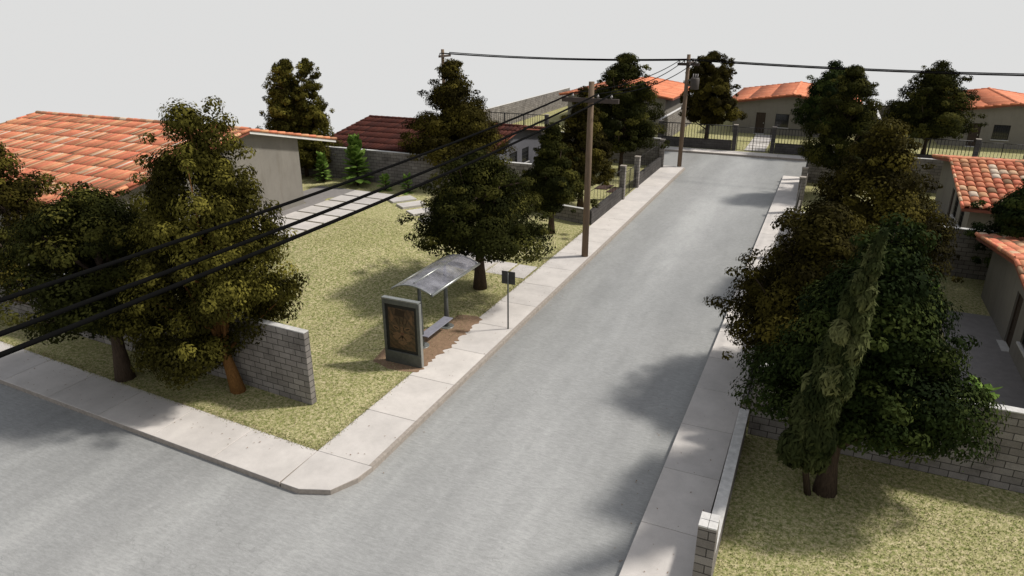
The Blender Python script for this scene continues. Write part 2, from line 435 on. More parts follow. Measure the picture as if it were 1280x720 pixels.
# short grass tufts standing on the near lawns
rg = np.random.default_rng(3)
def tufts(name, pts, base_h):
    n = len(pts); ang = rg.uniform(0, 2 * np.pi, n); hh = rg.uniform(.02, .055, n); wv = rg.uniform(.006, .014, n)
    lean = rg.normal(0, .02, (n, 2))
    px, py = pts[:, 0], pts[:, 1]
    dx, dy = np.cos(ang) * wv, np.sin(ang) * wv
    v = np.empty((n, 3, 3)); v[:, 0] = np.stack([px - dx, py - dy, base_h], 1); v[:, 1] = np.stack([px + dx, py + dy, base_h], 1)
    v[:, 2] = np.stack([px + lean[:, 0], py + lean[:, 1], base_h + hh], 1)
    me = bpy.data.meshes.new(name); me.from_pydata(v.reshape(-1, 3).tolist(), [], np.arange(3 * n).reshape(n, 3).tolist())
    me.materials.append(M['grass']); o = bpy.data.objects.new(name, me); COL.objects.link(o); return structure(o, 'stuff')
P = np.stack([rg.uniform(-24, XI + .04, 60000), rg.uniform(12.4, 30, 60000)], 1)
P = P[P[:, 1] > np.array([front_in(x) - .04 for x in P[:, 0]])]
tufts('grass', P, np.array([lh(x, y) for x, y in P]))
E1 = np.stack([XI + rg.normal(-.06, .08, 4000), rg.uniform(12.5, 36, 4000)], 1)
ex = rg.uniform(-30, XI, 4000); E2 = np.stack([ex, np.array([front_in(x) for x in ex]) + rg.normal(.06, .08, 4000)], 1)
E1 = np.concatenate([E1[~((E1[:, 1] > 17.2) & (E1[:, 1] < 22.4))], E2]); tufts('grass', E1, np.zeros(len(E1)))
P = np.stack([rg.uniform(-.9, 9, 36000), rg.uniform(9, 18, 36000)], 1)
tufts('grass', P, np.zeros(len(P)))

def litter(n):
    px = np.concatenate([rg.uniform(XI, -9.2, n), rg.uniform(-3.2, -1.2, n), rg.uniform(-24, -12, n)])
    py = np.concatenate([rg.uniform(12.5, 40, n), rg.uniform(11, 40, n), rg.uniform(11.6, 13.6, n)])
    keep_ = ~((px > XK - .05) & (px < XK + .2)); px, py = px[keep_], py[keep_]; m_ = len(px)
    pz = np.where(((px < XK) & (py > 12.5)) | (px > -2.35) , .012, -.142)
    pz = np.where((px < XI) & (py < 14), np.where(py > np.array([front_kerb(x) for x in px]) + .05, .02, -.142), pz)
    a = rg.uniform(0, 6.28, m_); sz = rg.uniform(.015, .034, m_); v = []
    for i in range(m_):
        c_, s_ = math.cos(a[i]) * sz[i], math.sin(a[i]) * sz[i]
        v += [(px[i] - c_, py[i] - s_, pz[i]), (px[i] + s_ * .5, py[i] - c_ * .5, pz[i] + .01), (px[i] + c_, py[i] + s_, pz[i] + .004), (px[i] - s_ * .5, py[i] + c_ * .5, pz[i] + .008)]
    me = bpy.data.meshes.new('fallen_leaves'); me.from_pydata(v, [], [(4 * i, 4 * i + 1, 4 * i + 2, 4 * i + 3) for i in range(m_)])
    me.materials.append(M['soil']); o = bpy.data.objects.new('fallen_leaves', me); COL.objects.link(o); structure(o, 'stuff')
litter(110)

# garden path of raised slabs, stepping slabs down to the street, patios, soil
m = MB()
for i in range(7):
    y0 = 25.2 + i * 1.38
    m.box(-26., -23.1, y0, y0 + 1.2, .6, 1.02 + .0 * i)
for i in range(6):
    t = i / 5; cx, cy = -22.2 + t * 5.9, 34.0 - t * 4.1; z = lawn_h(cx, cy) + .1
    a = math.atan2(-4.1, 5.9); ux, uy = math.cos(a), math.sin(a)
    q = [(-.48, -.75), (.48, -.75), (.48, .75), (-.48, .75)]
    m.prism([(cx + ux * p - uy * r, cy + uy * p + ux * r) for p, r in q], z - .35, z + .03)
structure(m.build('path', 'slab', bevel=.012))
m = MB()
for i, (x0, x1) in enumerate(((-12.35, -11.42), (-13.35, -12.45), (-13.75, -13.4), (-14.2, -13.8), (-15.3, -14.3))):
    z = (.03, .05, .16, .26, .32)[i]
    m.box(x0, x1, 27.0, 28.7, -.1, z)
structure(m.build('path', 'slab', bevel=.012))
m = MB()
m.prism([(-26.9, 24.), (-26.04, 24.), (-26.04, 32.6), (-24.8, 32.6), (-24.8, 35.), (-29, 35.), (-29, 31.2), (-26.9, 31.2)], .5, .94)
structure(m.build('patio', 'patio'))
m = MB(); m.box(5.15, 7.05, 18.35, 30.55, -.1, .03); structure(m.build('patio', 'patio'))
m = MB(); m.box(5.15, 7.05, 35.5, 48.5, -.1, .03); structure(m.build('patio', 'patio'))
# driveway slabs behind the far gates
for ax in (-5.4,):
    m = MB()
    for i in range(7):
        m.box(ax - .85, ax + .85, 64.5 + i * 1.45, 65.75 + i * 1.45, -.05, .03)
    structure(m.build('path', 'slab'))
# bare soil round the bus shelter, ragged along the pavement
edge = [(-13.0, 17.5), (-12.4, 17.25), (-11.7, 17.3), (-11.2, 17.45)]
y = 17.5
while y < 22.2:
    edge.append((-11.1 + rnd.uniform(-.14, .1) - .0 * y, y)); y += .12
edge += [(-11.45, 22.4), (-12.0, 22.3), (-12.55, 22.0), (-12.9, 21.2), (-13.1, 20.), (-13.2, 18.6)]
m = MB(); m.poly([(x + (rnd.uniform(-.06, .06) if i > 40 else 0), yy, .026 if x > XI else .034) for i, (x, yy) in enumerate(edge)])
b0 = MB(); b0.prism(edge, -.02, .014); structure(b0.build('soil', 'soil'))
for k, (px_, py_) in enumerate(((-13.35, 45.9), (-12.35, 45.3))):  # two flat dark brown patches on the left garden lawn
    m = MB(); m.prism([(px_ - .5, py_ - .8), (px_ + .35, py_ - .65), (px_ + .45, py_ + .7), (px_ - .4, py_ + .85)], -.02, .05)
    structure(m.build('soil', 'dark_patch'))

# ------------------------------------------------------------------ block walls
def block_wall(foot, z0, z1, label, group='grey concrete block walls', mat='block', sunlit_cap=True):
    cx = sum(p[0] for p in foot) / 4; cy = sum(p[1] for p in foot) / 4
    m = MB(); m.prism(foot, z0, z1, 0)
    o = m.build('block_wall', mat, loc=(cx, cy, max(z0, -.0)), uv=True)
    tag(o, label, 'wall', group)
    if sunlit_cap:
        m = MB(); n = len(foot)
        f2 = [(x + (.012 if x > cx else -.012), y + (.012 if y > cy else -.012)) for x, y in foot]
        m.prism(f2, z1 + .001, z1 + .035)  # thin added cap, carries the wall top's sun brightness as pale colour
        c = m.build('sunlit_top', 'sunlit_top', loc=(cx, cy, max(z0, 0.)), bevel=.008); c.parent = o; c.location = (0, 0, 0)
    return o
def wallx(x0, x1, y0, y1, t, z0, z1, label, **kw):   # a wall from (x0,y0) to (x1,y1), thickness t towards +Y
    return block_wall([(x0, y0), (x1, y1), (x1, y1 + t), (x0, y0 + t)], z0, z1, label, **kw)
def wally(x, y0, y1, t, z0, z1, label, **kw):
    return block_wall([(x, y0), (x + t, y0), (x + t, y1), (x, y1)], z0, z1, label, **kw)
wallx(-30, -13.0, 15.1, 14.33, .22, -.1, 2.4, 'grey block wall ending free on the corner lawn behind the leaning tree')
wallx(-34, -15.3, 37.4, 37.4, .25, -.1, 2.95, 'tall grey block wall between the two left gardens, under the dark red roof')
wallx(-15.25, -11.6, 37.3, 36.55, .22, -.1, .85, 'low grey block wall behind the left utility pole, beside the small tree')
wallx(-.74, 24, 18.1, 18.1, .24, -.1, 2.15, 'long grey block wall behind the big tree in the right foreground')
wallx(-.7, 24, 35.25, 35.25, .24, -.1, 2.2, 'grey block wall behind the nearest right house, below the second tiled house')
wallx(-.7, 24, 53.2, 53.2, .24, -.1, 2.2, 'grey block wall behind the second right house, nearest the far street')
wallx(-34, -11.6, 54.6, 54.6, .22, -.1, 2.15, 'grey block wall closing the left garden along the far cross street')
wally(-13.95, 64.3, 90.2, .25, -.1, 2.3, 'grey block wall with top coloured sunlit white running back behind the far utility pole')
wally(4.4, 64.3, 90.2, .25, -.1, 2.1, 'grey block wall running back behind the pair of dark trees beyond the far street')
wally(-31.9, 64.3, 90.2, .25, -.1, 2.25, 'long pale block wall running back at the far left, beyond the dark red roof')
wallx(-31.9, 31.5, 90.3, 90.3, .25, -.1, 1.7, 'low grey block wall closing the far gardens, seen between two dark trees')

# ------------------------------------------------------------------ fences
def pillar(parent, x, y, h, s=.34, mat='block'):
    m = MB(); m.box(x - s / 2, x + s / 2, y - s / 2, y + s / 2, -.1, h)
    p = m.build('post', mat, parent, uv=True)
    c = MB(); c.box(x - s / 2 - .02, x + s / 2 + .02, y - s / 2 - .02, y + s / 2 + .02, h + .001, h + .05)
    c.build('cap', 'kerb', p, bevel=.01)
    for o in (p,): o.matrix_parent_inverse = parent.matrix_world.inverted()
    return p
def rails(m, a, b, z0, z1, step, r, heavy=None, midz=()):
    a, b = Vector(a), Vector(b); L = (b - a).length; d = (b - a) / L
    def bar(p, q, t): m.tube([p, q], t, 4)
    for z in (z1,) + tuple(midz) + (z0,):
        bar(a + Vector((0, 0, z)), b + Vector((0, 0, z)), r * 1.7)
    n = max(1, round(L / step))
    for i in range(1, n):
        p = a + d * (L * i / n); bar(p + Vector((0, 0, z0)), p + Vector((0, 0, z1 - .0)), r)
    if heavy:
        n = max(1, round(L / heavy))
        for i in range(1, n):
            p = a + d * (L * i / n); bar(p + Vector((0, 0, z0 - .1)), p + Vector((0, 0, z1 + .06)), r * 2.4)

def unparent_fix(t):
    bpy.context.view_layer.update()
    for c in t.children: c.matrix_parent_inverse = t.matrix_world.inverted()

def fence(label, runs, posts, loc, lowh, top, step, r, heavy, mat, group, t=.2):
    f = thing('fence', loc, label, 'fence', group)
    for (a, b) in runs:
        dx, dy = b[0] - a[0], b[1] - a[1]; m = MB()
        if abs(dx) > abs(dy): foot = [(a[0], a[1]), (b[0], b[1]), (b[0], b[1] + t), (a[0], a[1] + t)]; off = (0, t / 2)
        else: foot = [(a[0] - t, a[1]), (a[0], a[1]), (b[0], b[1]), (b[0] - t, b[1])]; off = (-t / 2, 0)
        m.prism(foot, -.1, lowh); m.build('low_wall', mat, f, uv=True)
        m = MB(); rails(m, (a[0] + off[0], a[1] + off[1], 0), (b[0] + off[0], b[1] + off[1], 0), lowh + .02, top, step, r, heavy)
        m.build('railing', 'iron', f)
    for (x, y, h) in posts: pillar(f, x, y, h, .34, 'block_shaded' if loc[1] > 60 else 'block')
    unparent_fix(f)
    return f
def gate(label, a, b, top, loc, group=None):
    g = thing('metal_gate', loc, label, 'gate', group)
    m = MB(); A, B = Vector((*a, 0)), Vector((*b, 0)); mid = (A + B) / 2
    for p, q in ((A, mid), (mid, B)):
        s = MB(); rails(s, p, q, .08, top, .26, .014, None, (top * .42,))
        for e in (p, q): s.tube([e + Vector((0, 0, .02)), e + Vector((0, 0, top + .03))], .03, 6)
        s.build('leaf', 'iron', g)
    unparent_fix(g); return g

G1 = 'low walls with railings round the gardens'
fence('low brick fence coloured shaded dark with thin railing along the left pavement',
      [((-11.33, 36.6), (-11.33, 43.0)), ((-11.33, 47.05), (-11.33, 54.35))],
      [(-11.4, 43.2, 2.13), (-11.4, 46.85, 2.1), (-11.4, 54.55, 2.1)], (-11.4, 45, 0), .8, 1.95, .65, .011, None, 'block_shaded', G1)
gate('thin iron gate between the two pillars on the left pavement', (-11.4, 43.45), (-11.4, 46.6), 1.6, (-11.4, 45, 0))
fence('railing fence across the far street in front of the middle house',
      [((-13.7, 64.2), (-7.35, 64.2)), ((-3.75, 64.2), (4.2, 64.2))],
      [(-13.7, 64.3, 2.2), (-7.14, 64.3, 2.2), (-3.95, 64.3, 2.2), (4.3, 64.3, 2.2)], (-5.5, 64.2, 0), .83, 2.1, .25, .023, 2.5, 'block_shaded', G1)
gate('black iron double gate across the far street leading to the middle house', (-6.9, 64.3), (-4.2, 64.3), 2.05, (-5.5, 64.3, 0))
fence('railing fence across the far street in front of the rightmost far house',
      [((4.75, 64.2), (10.8, 64.2)), ((14.6, 64.2), (24, 64.2))],
      [(11.0, 64.3, 2.15), (14.4, 64.3, 2.15)], (12.8, 64.2, 0), .7, 2.0, .25, .023, 2.5, 'block_shaded', G1)
gate('black iron double gate across the far street at the rightmost far house', (11.25, 64.3), (14.15, 64.3), 1.95, (12.8, 64.3, 0))
fence('railing fence at the far left beyond the dark red roof',
      [((-31.5, 64.2), (-25.1, 64.2)), ((-21.9, 64.2), (-14.2, 64.2))],
      [(-31.65, 64.3, 2.15), (-24.85, 64.3, 2.15), (-22.1, 64.3, 2.15)], (-24, 64.2, 0), .78, 2.1, .25, .023, 2.0, 'block', G1)
fence('low block wall with pillars and railing along the right pavement',
      [((-.8, 18.45), (-.8, 26.2)), ((-.8, 29.6), (-.7, 35.0)), ((-.72, 35.6), (-.7, 44.2)), ((-.7, 47.6), (-.62, 53.0))],
      [(-.85, 26.4, 2.1), (-.85, 29.4, 2.1), (-.78, 44.4, 2.1), (-.78, 47.4, 2.1), (-.7, 54.5, 2.1)], (-.8, 36, 0), .8, 1.9, .65, .011, None, 'block', G1)
# foreground low wall and pillar on the right
wally(-1.02, 11.62, 17.98, .24, -.1, .8, 'low worn block wall edging the right pavement in the foreground, top coloured sunlit white')
f = thing('gate_post', (-.92, 11.3, 0), 'tall narrow block pillar with top coloured sunlit white at the bottom right foreground', 'pillar')
m = MB(); m.box(-1.08, -.74, 11.08, 11.5, -.1, 2.06); m.build('shaft', 'block', f, uv=True)
m = MB()
for ix_ in range(2):
    for iy_ in range(2):
        m.box(-1.085 + ix_ * .177, -.92 + ix_ * .177 + .005, 11.075 + iy_ * .22, 11.285 + iy_ * .22, 2.062, 2.1)
m.build('cap', 'sunlit_top', f, bevel=.008)
unparent_fix(f)

# ------------------------------------------------------------------ houses
def tiles(rs, ru0, ru1, p0, p1, zap, v0, v1, w_, course, hh0=.085, gap=1.):
    m = MB(); K = 6
    for ru, p in ((ru0, p0), (ru1, p1)):
        sg = 1 if ru > 0 else -1
        c = 1 / math.sqrt(1 + p * p); du = Vector((sg * c, 0, -p * c)); nn = Vector((sg * p * c, 0, c))
        L = abs(ru) / c; n = max(2, round(L / course)); cols = round((v1 - v0) / w_); ww = (v1 - v0) / cols; dl = L / n
        for i in range(n):
            for j in range(cols):
                vc = v0 + (j + .5) * ww + rs.uniform(-.008, .008); hh = hh0 * rs.uniform(.92, 1.08)
                s0 = max(0, i * dl - .05); s1 = (i + 1) * dl + .02 + rs.uniform(-.02, .02)
                lift0, lift1 = .0, hh0 * .62 + rs.uniform(-.008, .01); b = len(m.v)
                for s, lf, wr in ((s0, lift0, .9), (s1, lift1, 1.0)):
                    for k in range(K + 1):
                        a = math.pi * k / K
                        q = Vector((0, vc - math.cos(a) * ww * .5 * wr * gap, zap)) + du * s + nn * (lf + math.sin(a) * hh)
                        m.v.append(tuple(q))
                # drop to the deck at the front edge so the tile end has thickness
                for k in range(K + 1):
                    a = math.pi * k / K
                    q = Vector((0, vc - math.cos(a) * ww * .44 * gap, zap)) + du * (s1 - .004) + nn * (lift1 - .02 + math.sin(a) * (hh - .022))
                    m.v.append(tuple(q))
                for k in range(K):
                    q = (b + k, b + k + 1, b + K + 2 + k, b + K + 1 + k)
                    m.smooth.add(len(m.f)); m.f.append(q if sg < 0 else q[::-1]); m.mi.append(0)
                    q = (b + K + 1 + k, b + K + 2 + k, b + 2 * K + 3 + k, b + 2 * K + 2 + k)
                    m.f.append(q if sg < 0 else q[::-1]); m.mi.append(0)
    # ridge caps
    n = round((v1 - v0) / .5)
    for j in range(n):
        a0 = v0 + (v1 - v0) * j / n - .03; a1 = v0 + (v1 - v0) * (j + 1) / n; b = len(m.v)
        for v, rr in ((a0, .14), (a1, .165)):
            for k in range(K + 1):
                a = math.pi * k / K; m.v.append((-math.cos(a) * rr, v, zap + .03 + math.sin(a) * rr * .75))
        for k in range(K):
            m.smooth.add(len(m.f)); m.f.append((b + k, b + k + 1, b + K + 2 + k, b + K + 1 + k)); m.mi.append(0)
    # rake rolls along both gable edges
    for vv in (v0, v1):
        for ru, p in ((ru0, p0), (ru1, p1)):
            n = max(2, round(abs(ru) / .6))
            for j in range(n):
                a, b_ = ru * j / n, ru * (j + 1.06) / n
                m.tube([(a, vv, zap - p * abs(a) + .02), (b_, vv, zap - p * abs(b_) + .045)], [.075, .09], 6, caps=True)
    return m

def house(loc, rz, label, group, u0, u1, ru0, ru1, D, zap, p0, p1, doors=(), windows=(), wall='stucco', tile='tile', fascia='fascia_red', w_=.4, course=.72, ov=.5, seed=1, hh0=.085, gap=1.):
    h = thing('house', loc, label, 'house', group, rz)
    T = .2; dk = .13
    def top(u): return zap - .05 - dk - (p0 if u < 0 else p1) * abs(u)
    m = MB()
    # front gable with real openings
    ops = [(a, b, -.2, z) for a, b, z in doors] + [(a, b, z0, z1) for a, b, z0, z1 in windows]
    br = sorted({u0, u1, 0.} | {o[0] for o in ops} | {o[1] for o in ops})
    def seg(a, b, za0, zb0, za1, zb1, v0):
        m.extrude([(a, v0, za0), (b, v0, zb0), (b, v0, zb1), (a, v0, za1)], (0, T, 0))
    for a, b in zip(br[:-1], br[1:]):
        o = [q for q in ops if q[0] <= a + 1e-6 and q[1] >= b - 1e-6]
        if o:
            o = o[0]
            if o[2] > -.1: seg(a, b, -1., -1., o[2], o[2], 0)
            seg(a, b, o[3], o[3], top(a), top(b), 0)
        else: seg(a, b, -1., -1., top(a), top(b), 0)
    for a, b in ((u0, 0.), (0., u1)): seg(a, b, -1., -1., top(a), top(b), D - T)
    m.extrude([(u0, T, -1), (u0, T, top(u0)), (u0 + T, T, top(u0 + T)), (u0 + T, T, -1)], (0, D - 2 * T, 0))
    m.extrude([(u1 - T, T, -1), (u1 - T, T, top(u1 - T)), (u1, T, top(u1)), (u1, T, -1)], (0, D - 2 * T, 0))
    m.build('wall', wall, h, uv=True)
    # roof deck / fascia
    m = MB(); fm = fascia if isinstance(fascia, tuple) else (fascia, fascia)
    for fi, (ru, p) in enumerate(((ru0, p0), (ru1, p1))):
        z0, z1 = zap - .05, zap - .05 - p * abs(ru)
        q = [(0, -ov, z0), (ru, -ov, z1), (ru, -ov, z1 - dk), (0, -ov, z0 - dk)]
        if ru > 0: q = q[::-1]
        m.extrude(q, (0, D + 2 * ov, 0), fi)
    m.build('fascia', list(fm), h)
    tiles(random.Random(seed), ru0, ru1, p0, p1, zap, -ov, D + ov, w_, course, hh0, gap).build('roof', tile, h)
    for a, b, z in doors:
        m = MB(); m.box(a + .06, b - .06, .1, .16, .0, z - .06); d = m.build('door', 'wood_door', h)
        m = MB(); m.box(a + .001, a + .06, .06, .18, .0, z); m.box(b - .06, b - .001, .06, .18, .0, z); m.box(a + .06, b - .06, .06, .18, z - .06, z - .001)
        for k in range(1, 4): m.box(a + .06, b - .06, .085, .1, z * k / 4 - .03, z * k / 4 + .03)
        m.build('frame', 'wood_door', d)
        m = MB(); m.box(b - .17, b - .12, .05, .09, 1., 1.14); m.build('handle', 'steel', d)
        m = MB(); m.box(a - .05, b + .05, -.22, .06, -.02, .05); m.build('step', 'sill', d)
    for a, b, z0, z1 in windows:
        m = MB()
        for x0, x1, y0, y1 in ((a + .001, a + .05, z0, z1), (b - .05, b - .001, z0, z1), (a + .05, b - .05, z0 + .001, z0 + .05), (a + .05, b - .05, z1 - .05, z1 - .001)):
            m.box(x0, x1, .06, .13, y0, y1)
        n = 7
        for k in range(1, n): x = a + (b - a) * k / n; m.tube([(x, .035, z0 + .003), (x, .035, z1 - .003)], .011, 5)
        for k in range(1, 4): z = z0 + (z1 - z0) * k / 4; m.box(a + .003, b - .003, .02, .03, z - .012, z + .012)
        wn = m.build('window', 'frame_dark', h)
        m = MB(); m.box(a + .05, b - .05, .1, .115, z0 + .05, z1 - .05); m.build('pane', 'glass', wn)
        m = MB(); m.box(a - .06, b + .06, -.09, .03, z0 - .07, z0 - .002); m.build('sill', 'sill', wn, bevel=.008)
    return h
G2 = 'tile roofed houses'
house((-26.9, 27., .9), R(90), 'large left house under a big orange tiled roof with white fascia', G2,
      -9.0, 4.0, -9.7, 6.75, 15.2, 4.8, .187, .215, windows=(), fascia=('fascia_red', 'fascia'), w_=.155, course=.98, hh0=.045, seed=11)
house((-19.7, 45., 0), R(90), 'house with dark red tiled roof and bluish grey end wall behind the tall block wall', G2,
      -5.6, 4.9, -6.4, 5.6, 11.6, 3.9, .17, .155, windows=((-1.0, .3, 1.1, 2.15), (1.15, 2.4, 1.1, 2.15)), wall='stucco_blue', tile='tile_red', w_=.3, course=1.0, hh0=.05, seed=12)
house((7.05, 27.3, 0), R(-90), 'nearest right house cut by the frame, grey wall with door facing a patio', G2,
      -5.6, 5.7, -6.6, 6.6, 12., 3.33, .146, .152, doors=((-.75, .15, 2.02),), windows=((1.05, 2.3, .8, 2.), (3.4, 4.6, .8, 2.)), w_=.42, course=.66, seed=13)
house((7.1, 45.2, 0), R(-90), 'second right house with a steep view of its mottled orange tiles, beyond the block wall', G2,
      -5.6, 5.8, -6.6, 6.6, 12., 3.66, .15, .185, doors=((-.25, .65, 2.02),), windows=((1.3, 2.4, .85, 2.), (3.4, 4.5, .85, 2.)), w_=.42, course=.66, seed=14)
far_open = dict(windows=((-1.37, -.1, .75, 2.05), (1.6, 2.9, .75, 2.05)), doors=((-3.2, -2.3, 2.1),))
house((-3.3, 75., 0), 0, 'far middle house with dark door and barred window under a plain orange roof', G2,
      -5.4, 5.4, -6.25, 6.25, 14., 3.97, .148, .148, tile='tile_far', w_=.8, course=2.1, hh0=.045, gap=.86, seed=15, **far_open)
house((15.1, 75., 0), 0, 'far right house with barred window at the picture edge, plain orange roof', G2,
      -5.4, 5.4, -6.25, 6.25, 14., 3.97, .148, .148, tile='tile_far', w_=.8, course=2.1, hh0=.045, gap=.86, seed=16, **far_open)
house((-21.1, 75., 0), 0, 'far left house half hidden by the tall tree, plain orange roof ends showing either side', G2,
      -5.4, 5.4, -6.25, 6.25, 14., 4.0, .148, .148, tile='tile_far', w_=.8, course=2.1, hh0=.045, gap=.86, seed=17, **far_open)

# ------------------------------------------------------------------ poles and wires
def pole(x, y, h, label, arms):
    p = thing('utility_pole', (x, y, 0), label, 'utility pole', 'wooden utility poles')
    m = MB(); m.tube([(0, 0, -.2), (0, 0, h * .5), (0, 0, h)], [.17, .155, .135], 10); m.build('pole', 'pole_wood', p)
    for (ax, L0, L1, z, ins) in arms:
        m = MB(); off = -.2
        if ax == 'x': m.box(L0, L1, off - .06, off + .08, z - .2, z)
        else: m.box(off + .34, off + .46, L0, L1, z - .18, z)
        arm = m.build('crossarm', 'arm_wood', p, bevel=.01)
        for q in ins:
            m = MB(); c = (q, off + .01) if ax == 'x' else (off + .4, q)
            m.tube([(*c, z), (*c, z + .05), (*c, z + .06), (*c, z + .11), (*c, z + .12), (*c, z + .17)], [.03, .03, .06, .055, .035, .03], 8)
            m.build('insulator', 'ceramic', arm)
    return p
p1 = pole(-9.92, 31.2, 8.28, 'near wooden utility pole standing on the left pavement with a long crossarm', [('x', -1.32, 1.36, 7.58, (-.81, .38, 1.01))])
p2 = pole(-10.09, 55.26, 8.39, 'far wooden utility pole with transformer can at the end of the left pavement', [('x', -.75, .85, 7.8, (-.6, -.25, .62)), ('y', -1., 1., 7.86, (-.85, -.45, .85))])
p0 = pole(-31.06, 55.26, 8.4, 'farthest utility pole, only its top showing above a tree left of centre', [('y', -1., 1., 7.95, (-.85, -.45, .85))])
m = MB()
m.tube([(.62, -.05, 5.9), (.62, -.05, 5.95), (.62, -.05, 6.68), (.62, -.05, 6.73)], [.3, .33, .33, .28], 14)
tf = m.build('transformer', 'transf', p2)
for dx in (-.15, .02, .18):
    m = MB(); m.tube([(.62 + dx, -.05, 6.7), (.62 + dx, -.05, 7.02)], [.05, .03], 7); m.build('bushing', 'ceramic', tf)
for z in (6.1, 6.5):
    m = MB(); m.box(.1, .36, -.1, 0, z, z + .1); m.build('bracket', 'steel_dark', tf)

def wire(a, b, sag, label, r=.037, n=40):
    a, b = Vector(a), Vector(b); pts = []
    for i in range(n + 1):
        t = i / n; p = a.lerp(b, t); p.z -= sag * 4 * t * (1 - t); pts.append(p)
    m = MB(); m.tube(pts, r, 6)
    o = m.build('power_line', 'wire', loc=tuple(a)); tag(o, label, 'power line', 'overhead power lines'); return o
for nm, x1, x2, xe in (('upper', -10.73, -10.69, -10.85), ('middle', -9.54, -10.34, -9.6), ('lower', -8.91, -9.47, -8.95)):
    z = 7.78
    wire((x1, 31.01, z), (xe, -14, 7.7), .66, {'upper': 'topmost of the three black wires slanting down to the left edge from the near pole',
         'middle': 'middle of the three black wires slanting down to the left edge from the near pole',
         'lower': 'lowest of the three black wires slanting down to the left edge from the near pole'}[nm])
    wire((x1, 31.01, z), (x2, 55.06, 7.97), .42, {'upper': 'leftmost black wire running from the near pole up to the far pole',
         'middle': 'middle black wire running from the near pole up to the far pole',
         'lower': 'rightmost black wire running from the near pole up to the far pole'}[nm], .026)
for q, nm in ((-.85, 'nearest'), (-.45, 'middle'), (.85, 'rear')):
    wire((-30.86, 55.26 + q, 8.12), (-9.89, 55.26 + q, 8.03), .22, nm + ' of the black wires crossing the sky between the farthest pole and the far pole', .04)
    wire((-9.89, 55.26 + q, 8.03), (30, 55.26 + q, 8.1), .5, nm + ' of the black wires running from the far pole to the right edge', .04)

# ------------------------------------------------------------------ bus shelter, panel, sign
s = thing('bus_shelter', (-12.05, 20.1, 0), 'small bus shelter with arched glazed roof on two posts over a bench, on bare soil', 'bus shelter')
for y in (19.22, 21.06):
    m = MB(); m.tube([(-12.06, y, 0), (-12.06, y, 1.), (-12.06, y, 2.5)], [.1, .085, .055], 12); q = m.build('post', 'steel_dark', s)
    m = MB(); m.tube([(-12.06, y, .0), (-12.06, y, .045)], .27, 20); m.build('base_plate', 'steel', q)
Y0, Y1, XA, XB, ZE, AR = 18.72, 22.25, -12.85, -11.25, 2.27, .23
def arch(t): return XA + (XB - XA) * t, ZE + AR * 4 * t * (1 - t) * (1.15 - .3 * t)
m = MB(); N = 14
for i in range(N):
    (xa, za), (xb, zb) = arch(i / N), arch((i + 1) / N)
    m.smooth.add(len(m.f)); m.poly([(xa, Y0, za + .02), (xb, Y0, zb + .02), (xb, Y1, zb + .02), (xa, Y1, za + .02)])
    m.smooth.add(len(m.f)); m.poly([(xa, Y0, za + .008), (xa, Y1, za + .008), (xb, Y1, zb + .008), (xb, Y0, zb + .008)])
m.build('roof_panel', 'glaze', s)
for j in range(5):
    y = Y0 + (Y1 - Y0) * j / 4; m = MB()
    m.tube([(arch(i / N)[0], y, arch(i / N)[1]) for i in range(N + 1)], .026 if j in (0, 4) else .018, 6)
    m.build('rib', 'steel', s)
m = MB(); m.tube([(XB, Y0 - .03, ZE), (XB, Y1 + .03, ZE)], .05, 10); m.build('gutter', 'steel', s)
m = MB(); m.tube([(XA, Y0 - .03, ZE), (XA, Y1 + .03, ZE)], .04, 10); m.build('roof_rail', 'steel', s)
m = MB(); m.tube([(-12.06, Y0 + .2, 2.52), (-12.06, Y1 - .2, 2.52)], .03, 8); m.build('ridge_bar', 'steel', s)
m = MB(); m.box(-12.1, -11.72, 19.1, 20.95, .44, .48); b_ = m.build('bench', 'bench', s, bevel=.01)
m = MB(); m.box(-12.06, -11.8, 19.4, 19.46, .37, .438); m.box(-12.06, -11.8, 20.82, 20.88, .37, .438); m.build('bracket', 'steel_dark', b_)
unparent_fix(s)

PY = 17.72
a_ = thing('advertising_panel', (-11.9, 17.8, 0), 'upright grey metal advertising panel with a dark tabby cat poster beside the bus shelter', 'advertising panel')
m = MB()
x0, x1, H = -12.6, -11.2, 2.33
m.box(x0, x1, PY, PY + .17, 0., .46); m.box(x0, x1, PY, PY + .17, 2.17, H)
m.box(x0, x0 + .09, PY, PY + .17, .46, 2.17); m.box(x1 - .09, x1, PY, PY + .17, .46, 2.17)
m.build('frame', 'steel_dark', a_, bevel=.012)
m = MB(); m.box(x0 - .004, x1 + .004, PY - .006, PY + .178, H + .001, H + .05); m.box(x1 + .001, x1 + .03, PY + .02, PY + .15, .02, H - .02); m.build('trim', 'steel', a_, bevel=.01)
# poster: a tabby cat's face printed on a black bordered sheet (flat)
def fur():
    k = NT('printed_tabby_fur'); p = k.pos()
    wv = k.node('ShaderNodeTexWave', wave_type='BANDS', bands_direction='DIAGONAL'); wv.inputs['Scale'].default_value = 2.6
    wv.inputs['Distortion'].default_value = 9; wv.inputs['Detail'].default_value = 4; k.link(p, wv.inputs['Vector'])
    c = k.ramp(wv.outputs['Fac'], [(.2, (.032, .018, .01)), (.75, (.062, .034, .018))])
    c = k.mix(1., c, k.ramp(k.noise(14, 5, .7, p), [(.3, (.6, .6, .6)), (.7, (1.5, 1.45, 1.4))]), 'MULTIPLY')
    k.color(c); k.rough(.35); return k.m
M['fur'] = fur()
M['fur_light'] = simple('printed_light_fur', (.125, .072, .038), .35, .35, 22)
M['fur_dark'] = simple('printed_dark_fur', (.024, .014, .009), .35, .3, 18)
M['nose'] = simple('printed_nose', (.1, .042, .026), .35, .2, 20)
